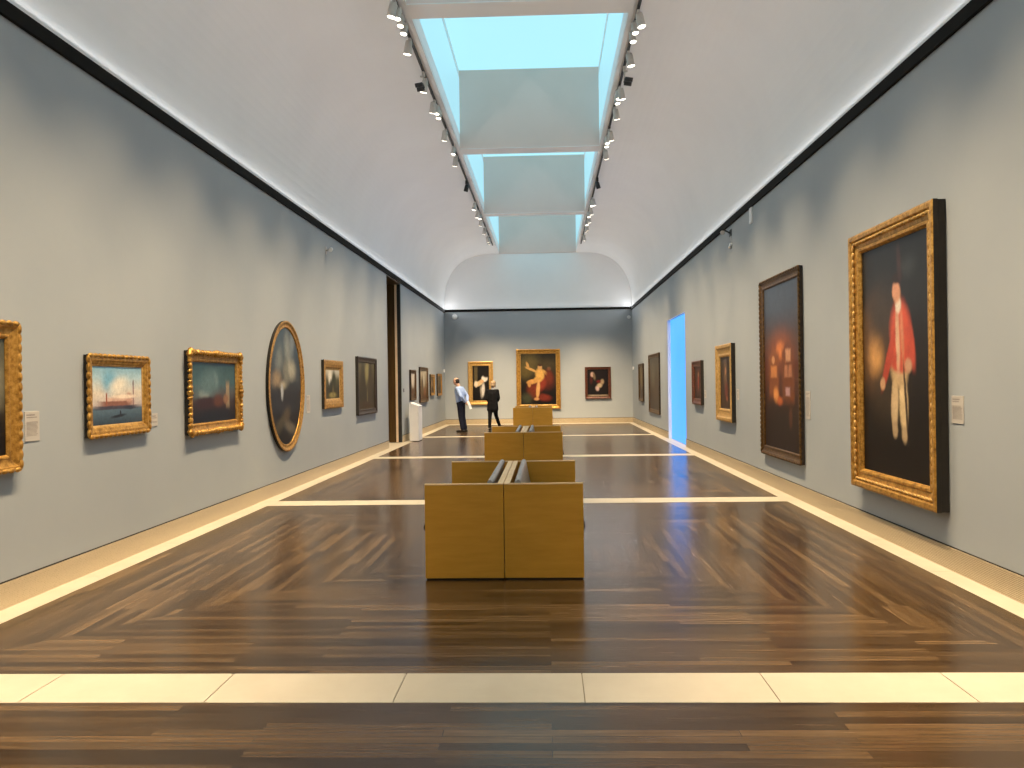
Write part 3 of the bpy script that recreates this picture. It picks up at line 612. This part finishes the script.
# ------------------------------------------------------------------ back-to-back benches
def bench(label, xc, y0, length, sg, group):
    """half of a pair: sg = -1 faces the left wall, +1 faces the right wall; xc = seam"""
    r = thing('settle_bench', label, 'bench', (xc, y0, 0), 0, group)
    W, Hh, e = .646, .781, .030
    X = lambda v: sg*v
    def bx(mb, x0, y0_, z0, x1, y1_, z1, mat=0): mb.box(min(X(x0), X(x1)), y0_, z0, max(X(x0), X(x1)), y1_, z1, mat)
    for ya in (0, length-e):
        m = MB(); bx(m, .003, ya, .012, W, ya+e, Hh-.009, 0); p = m.build('end_panel', M['birch'], r, bevel=.002)
        m = MB(); bx(m, .003, ya, Hh-.009, W, ya+e, Hh, 0); m.build('edge_band', M['edge'], p)
    m = MB(); bx(m, .003, e, .05, .050, length-e, Hh-.009, 0); p = m.build('back_board', M['birch'], r)
    m = MB(); bx(m, .003, e, Hh-.009, .050, length-e, Hh, 0); m.build('edge_band', M['edge'], p)
    m = MB(); bx(m, .050, e, .35, W-.03, length-e, .385); bx(m, W-.055, e, .25, W-.03, length-e, .35); m.build('seat_board', M['birch'], r)
    m = MB(); bx(m, .012, .03, .001, W-.012, length-.03, .012); bx(m, .01, 0.008, .001, W-.01, .02, .012); m.build('plinth_strip', M['seatpad'], r)
    # seat pad: rounded section running the length, its nose standing a little proud of the end panels
    m = MB(); R = []
    sec = [(.15, .386), (W-.01, .386)]
    for k in range(9):
        t = -PI/2 + PI*k/8; sec.append((W-.018+.036*math.cos(t), .422+.036*math.sin(t)))
    sec += [(.15, .458)]
    for yy in (e+.004, length-e-.004): R.append([(X(x), yy, z) for x, z in sec])
    m.ring(R, 0, True); m.build('seat_pad', M['seatpad'], r)
    # back cushion: leaning slab with a rounded top, rising just above the board
    m = MB(); R = []
    base_c, top_c = V((.168, 0, .475)), V((.112, 0, .778)); half = .026
    d = (top_c-base_c).normalized(); nrm = V((d.z, 0, -d.x))
    sec = [base_c - nrm*half, base_c + nrm*half]
    for k in range(10):
        t = PI*k/9; sec.append(top_c + nrm*(half*math.cos(t)) + d*(half*math.sin(t)))
    ys = [e+.035, e+.05, length-e-.05, length-e-.035]; sc = [.86, 1, 1, .86]
    mid = (base_c+top_c)/2
    for yy, s in zip(ys, sc): R.append([(X(mid.x+(p.x-mid.x)*s), yy, mid.z+(p.z-mid.z)*(.985 if s < 1 else 1)) for p in sec])
    m.ring(R, 0, True); m.build('back_cushion', M['leather'], r)
G = 'honey wood benches standing back to back in pairs'
for xc, y0, ln, nm in ((-.367, 6.17, 1.80, 'nearest'), (-.405, 12.53, 1.82, 'middle'), (-.487, 24.88, 1.80, 'farthest')):
    bench('left bench of the %s back to back pair, honey wood end panel' % nm, xc, y0, ln, -1, G)
    bench('right bench of the %s back to back pair, honey wood end panel' % nm, xc, y0, ln, 1, G)

# ------------------------------------------------------------------ people
M['skin'] = mottled('skin', (.52, .30, .21, 1), (.60, .36, .26, 1), 12, .5)
M['shirt'] = mottled('pale_blue_cotton', (.30, .42, .72, 1), (.40, .52, .82, 1), 8, .8, 0, .2)
M['navy'] = mottled('dark_navy_wool', (.008, .010, .022, 1), (.016, .018, .036, 1), 10, .8, 0, .2)
M['coat'] = mottled('black_wool', (.006, .006, .007, 1), (.012, .012, .013, 1), 10, .85, 0, .2)
M['shoe'] = mottled('black_shoe_leather', (.008, .007, .006, 1), (.014, .012, .010, 1), 10, .4)
M['hairdark'] = mottled('dark_brown_hair', (.015, .010, .008, 1), (.035, .022, .015, 1), 40, .6)
M['hairfair'] = mottled('sandy_blond_hair', (.40, .27, .15, 1), (.55, .38, .22, 1), 40, .6)
M['paper'] = mottled('white_paper', (.85, .85, .84, 1), (.9, .9, .89, 1), 9, .7)
M['collar'] = mottled('white_collar_cloth', (.60, .60, .62, 1), (.7, .7, .7, 1), 9, .8)
M['eye'] = mottled('dark_eye', (.02, .015, .012, 1), (.03, .02, .016, 1), 9, .2)

def capsule(mb, a, b, ra, rb, seg=14):
    a, b = V(a), V(b); d = b-a; L = d.length
    if L < 1e-6: mb.ball(a, ra); return
    d.normalize(); t = V((0, 0, 1)) if abs(d.z) < .9 else V((1, 0, 0)); u = d.cross(t).normalized(); w = d.cross(u)
    prof = [(-ra*math.cos(x), ra*math.sin(x)) for x in (.12, .5, 1.0)] + [(0, ra), (L*.5, (ra+rb)/2), (L, rb)] + [(L+rb*math.cos(x), rb*math.sin(x)) for x in (1.0, .5, .12)]
    mb.ring([[a+d*h+u*(r*math.cos(2*PI*i/seg))+w*(r*math.sin(2*PI*i/seg)) for i in range(seg)] for h, r in prof])
def ell(mb, c, r, rot=None):
    n0 = len(mb.v); mb.ball((0, 0, 0), r, 0, 18, 12)
    for i in range(n0, len(mb.v)):
        p = V(mb.v[i]); p = rot @ p if rot else p
        mb.v[i] = tuple(p + V(c))
def fuse(name, mb, mat, voxel, parent=None, smooth=4):
    """union the parts of mb into one continuous skin"""
    o = mb.build(name, mat)
    md = o.modifiers.new('r', 'REMESH'); md.mode = 'VOXEL'; md.voxel_size = voxel; md.use_smooth_shade = True
    s = o.modifiers.new('s', 'SMOOTH'); s.factor = .5; s.iterations = smooth
    dg = bpy.context.evaluated_depsgraph_get(); dg.update()
    me = bpy.data.meshes.new_from_object(o.evaluated_get(dg), depsgraph=dg)
    o.modifiers.clear(); old = o.data; o.data = me; me.name = name
    if not me.materials: me.materials.append(mat)
    for p in me.polygons: p.use_smooth = True
    if parent: o.parent = parent
    return o

def hand(mb, wrist, dirn, palm_n, thumb_side, curl=.5, s=1.0):
    d = V(dirn).normalized(); n = V(palm_n); n = (n - d*n.dot(d)).normalized(); w = d.cross(n).normalized()*thumb_side
    wr = V(wrist)
    for k in (-1, -.33, .33, 1): capsule(mb, wr+w*(.018*k*s)+d*.012, wr+w*(.030*k*s)+d*(.085*s), .014*s, .012*s, 8)
    for k, (off, L) in enumerate(((.033, .072), (.012, .082), (-.010, .076), (-.031, .060))):
        p = wr+w*off*s+d*.088*s; q = d
        for j in range(3):
            ang = curl*(.5+.35*j); q = (q*math.cos(ang*.7)+n*math.sin(ang*.7)).normalized()
            p2 = p+q*(L*(.45, .32, .23)[j]*s); capsule(mb, p, p2, .0092*s-.0008*j, .0085*s-.0008*j, 8); p = p2
    p = wr+w*.028*s+d*.025*s; q = (d*.75+w*.75+n*.25).normalized(); p2 = p+q*.045*s; capsule(mb, p, p2, .013*s, .011*s, 8)
    q = (d*.95+w*.2+n*.3).normalized(); capsule(mb, p2, p2+q*.034*s, .0105*s, .008*s, 8)

def person(label, loc, rz, J, cloth, hairfn, s=1.0, fair=False):
    """local frame: +Y is where the person faces, X to the person's right"""
    B = MB()
    hd, nk, ch, wa, pe = [V(J[k]) for k in ('head', 'neck', 'chest', 'waist', 'pelvis')]
    fd = V(J['face']).normalized()
    up = V(J.get('headup', (0, 0, 1))); rt = fd.cross(up).normalized(); up = rt.cross(fd).normalized()
    R = Matrix((rt, fd, up)).transposed()
    H_ = lambda x, y, z: hd + R @ V((x, y, z))
    ell(B, H_(0, -.012, .022), (.078, .098, .095), R); ell(B, H_(0, .022, -.045), (.060, .070, .080), R)
    capsule(B, H_(0, .045, -.10), H_(0, .06, -.10), .028, .022, 10)                      # chin
    capsule(B, H_(0, .088, .012), H_(0, .112, -.030), .010, .015, 8)                     # nose
    for sx in (-1, 1):
        ell(B, H_(sx*.079, -.008, -.012), (.012, .022, .034), R)                         # ears
        ell(B, H_(sx*.033, .075, .022), (.026, .016, .008), R)                           # brows
        ell(B, H_(sx*.045, .056, -.03), (.024, .022, .02), R)                            # cheeks
    capsule(B, H_(-.02, .086, -.068), H_(.02, .086, -.068), .009, .009, 8); capsule(B, H_(-.015, .082, -.080), H_(.015, .082, -.080), .009, .009, 8)   # lips
    capsule(B, nk-(hd-nk)*.25, H_(0, -.02, -.06), .062*s, .056, 14)
    def trunk(mb, g, top=True):
        ex = V(J['right']).normalized()
        st = ((0, .115, .095), (.2, .10, .108), (.6, .085, .104), (1, .075, .104)); tp = ch+V((0, 0, .06))
        for q in range(11):
            t_ = q/10; i_ = max(k_ for k_ in range(3) if st[k_][0] <= t_+1e-9); A_, B_ = st[i_], st[i_+1]; u_ = (t_-A_[0])/(B_[0]-A_[0])
            c = tp.lerp(wa, t_); wx = A_[1]+(B_[1]-A_[1])*u_; wr = A_[2]+(B_[2]-A_[2])*u_
            capsule(mb, c-ex*wx*s, c+ex*wx*s, (wr+g)*s, (wr+g)*s, 16)
        capsule(mb, wa, ch, (.12+g)*s, (.13+g)*s, 16)
    def hips(mb, g):
        ex = V(J['right']).normalized()
        capsule(mb, pe-ex*.075*s, pe+ex*.075*s, (.108+g)*s, (.108+g)*s, 16); capsule(mb, wa-ex*.06*s, wa+ex*.06*s, (.10+g)*s, (.10+g)*s, 16)
        capsule(mb, pe, wa, (.115+g)*s, (.11+g)*s, 16)
    trunk(B, 0); hips(B, 0)
    capsule(B, nk-(hd-nk)*.35, ch+V((0, 0, .05)), .075*s, .10*s)
    for sd in ('l', 'r'):
        sh, el, wr = [V(J[k+sd]) for k in ('sh', 'el', 'wr')]
        capsule(B, ch+V((0, 0, .07)), sh, .09*s, .058*s); capsule(B, sh, el, .052*s, .040*s); capsule(B, el, wr, .040*s, .027*s)
        hand(B, wr, J['hd'+sd], J['pn'+sd], 1 if sd == 'r' else -1, J.get('curl', .5), s)
        hp, kn, an, to = [V(J[k+sd]) for k in ('hp', 'kn', 'an', 'to')]
        capsule(B, hp, kn, .088*s, .056*s); capsule(B, kn, an, .054*s, .036*s); capsule(B, an, to, .036*s, .028*s)
    body = fuse('person', B, M['skin'], .0075)
    tag(body, label, 'person'); body.location = loc; body.rotation_euler = (0, 0, rz)
    e = MB()
    for sx in (-1, 1): e.ball(H_(sx*.032, .078, .002), .011, 0, 10, 6)
    e.build('eyes', M['eye'], body)
    hairfn(H_, R, body)
    # upper garment
    U_ = MB(); trunk(U_, .016); g = cloth
    capsule(U_, nk-(hd-nk)*.38, ch+V((0, 0, .05)), .082*s, .115*s)
    for sd in ('l', 'r'):
        sh, el, wr = [V(J[k+sd]) for k in ('sh', 'el', 'wr')]
        capsule(U_, ch+V((0, 0, .07)), sh, .108*s, .074*s); capsule(U_, sh, el, .068*s, .056*s); capsule(U_, el, wr-(wr-el)*.06, .056*s, .042*s)
    if g['long']:
        ex = V(J['right']).normalized()
        for q in range(13):
            f_ = q/12; rr = .122+.012*f_; wx = .075+.02*f_
            c = wa.lerp(pe+V((0, 0, -.16)), f_); capsule(U_, c-ex*wx*s, c+ex*wx*s, rr*s, rr*s, 16)
    else:
        ex = V(J['right']).normalized(); c = wa+V((0, 0, -.06)); capsule(U_, c-ex*.07*s, c+ex*.07*s, .118*s, .118*s, 16)
    fuse(g['top'], U_, M[g['topm']], .011, body, 6)
    T = MB(); hips(T, .012)
    for sd in ('l', 'r'):
        hp, kn, an = [V(J[k+sd]) for k in ('hp', 'kn', 'an')]
        capsule(T, hp, kn, .102*s, .074*s); capsule(T, kn, an+(kn-an)*.08, .072*s, .062*s)
    fuse('trousers', T, M[g['legm']], .011, body, 3)
    for sd in ('l', 'r'):
        an, to = V(J['an'+sd]), V(J['to'+sd]); K = MB()
        fw = (to-an); fwd = V((fw.x, fw.y, 0)).normalized(); sl = J.get('sole'+sd, 0)
        heel = an - fwd*.05 + V((0, 0, -.045)); toe = to + fwd*.05
        capsule(K, heel, heel.lerp(toe, .55), .040*s, .045*s, 12); capsule(K, heel.lerp(toe, .5), toe, .046*s, .034*s, 12); capsule(K, an, heel.lerp(toe, .4), .048*s, .046*s, 12)
        fuse('shoe', K, M['shoe'], .009, body, 2)
    if g.get('collar'):
        K = MB(); capsule(K, nk+(hd-nk)*.02, nk+(hd-nk)*.22, .080*s, .074*s, 18); fuse('collar', K, M[g['collar']], .009, body, 2)
    return body, H_

def cap_hair(mat, bald):
    def fn(H_, R, body):
        K = MB()
        if bald:   # fringe of dark hair round the back and sides below a bare crown
            ell(K, H_(0, -.030, .006), (.0845, .098, .078), R); ell(K, H_(0, -.048, -.045), (.070, .062, .055), R)
        else:
            ell(K, H_(0, -.022, .035), (.090, .108, .098), R); ell(K, H_(0, -.048, -.03), (.084, .082, .092), R)
            for sx in (-1, 1): ell(K, H_(sx*.062, -.01, -.02), (.026, .05, .07), R)
        fuse('hair', K, mat, .008, body, 2)
    return fn

# man in a pale blue shirt, leaning to look, hands behind the back; local +Y = facing
jm = dict(head=(0, .195, 1.665), neck=(0, .115, 1.50), chest=(0, .085, 1.32), waist=(0, .055, 1.07), pelvis=(0, .03, .95), face=(0.1, 1, -.32), headup=(0, .3, 1), right=(1, 0, 0),
    shl=(-.19, .07, 1.425), shr=(.19, .07, 1.425), ell=(-.25, -.09, 1.17), elr=(.25, -.09, 1.17), wrl=(-.075, -.165, .985), wrr=(.09, -.165, .975),
    hdl=(.7, -.05, -.55), hdr=(-.7, -.05, -.55), pnl=(0, -1, .0), pnr=(0, -1, 0), curl=.8,
    hpl=(-.09, .025, .90), hpr=(.09, .025, .90), knl=(-.095, .01, .50), knr=(.095, .0, .50), anl=(-.10, -.06, .085), anr=(.10, -.08, .085), tol=(-.12, .07, .035), tor=(.12, .05, .035))
man, _ = person('bald man in a pale blue shirt and navy trousers, hands clasped behind him', (-2.81, 24.85, .003), math.radians(72), jm,
    dict(top='shirt', topm='shirt', legm='navy', long=False), cap_hair(M['hairdark'], True))
# folded white papers held behind the back
pm = MB()
c0 = V((.02, -.212, .90))
for k in range(3):
    o_ = V((.004*k, -.006*k, -.004*k))
    A = [c0+o_+V(p) for p in ((-.085, .0, .10), (.075, .0, .115), (.10, -.085, -.13), (-.06, -.085, -.145))]
    nn = (A[1]-A[0]).cross(A[3]-A[0]).normalized()*.002
    pm.quad([p+nn for p in A]); pm.quad([p-nn for p in A])
    for i in range(4): pm.quad([A[i]-nn, A[(i+1)%4]-nn, A[(i+1)%4]+nn, A[i]+nn])
po = pm.build('papers', M['paper']); po.location = man.location; po.rotation_euler = man.rotation_euler
tag(po, 'folded white papers held behind the back of the man in the blue shirt', 'papers')
# person in a black coat, walking, seen from behind
jw = dict(head=(.02, .06, 1.545), neck=(.01, .03, 1.39), chest=(0, .02, 1.22), waist=(0, 0, 1.0), pelvis=(0, -.01, .87), face=(.1, 1, -.15), right=(1, -.1, 0),
    shl=(-.165, .01, 1.325), shr=(.165, .0, 1.325), ell=(-.19, -.02, 1.06), elr=(.22, -.04, 1.07), wrl=(-.17, .16, .95), wrr=(.15, .14, .98),
    hdl=(.3, .8, -.4), hdr=(-.35, .8, -.2), pnl=(1, 0, 0), pnr=(-1, 0, 0), curl=.6,
    hpl=(-.08, -.01, .83), hpr=(.08, .0, .83), knl=(-.09, -.06, .46), knr=(.09, .12, .47), anl=(-.08, -.17, .085), anr=(.19, .24, .10), tol=(-.07, -.05, .035), tor=(.29, .34, .045))
wom, _ = person('fair-haired person in a black coat and dark trousers walking, seen from behind', (-1.86, 25.75, .002), math.radians(-8), jw,
    dict(top='coat', topm='coat', legm='coat', long=True, collar='collar'), cap_hair(M['hairfair'], False), .89)

# ------------------------------------------------------------------ camera, world, view
cam = bpy.data.cameras.new('camera'); co = bpy.data.objects.new('camera', cam); C.objects.link(co)
yaw, pitch, roll = .0326, -.0014, .0140
fwd = V((-math.sin(yaw), math.cos(yaw), 0)); right = V((math.cos(yaw), math.sin(yaw), 0)); up = V((0, 0, 1))
F = fwd*math.cos(pitch) + up*math.sin(pitch); U = up*math.cos(pitch) - fwd*math.sin(pitch)
Rr = right*math.cos(roll) - U*math.sin(roll); Uu = U*math.cos(roll) + right*math.sin(roll)
co.matrix_world = Matrix(((Rr.x, Uu.x, -F.x, 0), (Rr.y, Uu.y, -F.y, 0), (Rr.z, Uu.z, -F.z, 1.6), (0, 0, 0, 1)))
cam.sensor_width = 36; cam.lens = 760/1024*36; cam.shift_x = (512-522.44)/1024; cam.shift_y = (383.6-384)/1024
cam.clip_start = .05; cam.clip_end = 200
S.camera = co
w = bpy.data.worlds.new('world'); S.world = w; w.use_nodes = True
w.node_tree.nodes['Background'].inputs['Color'].default_value = (.5, .75, 1, 1); w.node_tree.nodes['Background'].inputs['Strength'].default_value = .3
S.view_settings.view_transform = 'Standard'; S.view_settings.look = 'None'; S.view_settings.gamma = 1; S.view_settings.use_curve_mapping = False
S.view_settings.exposure = 0
S.cycles.max_bounces = 10; S.cycles.diffuse_bounces = 6; S.cycles.glossy_bounces = 4
S.cycles.use_denoising = True; S.cycles.sample_clamp_indirect = 6
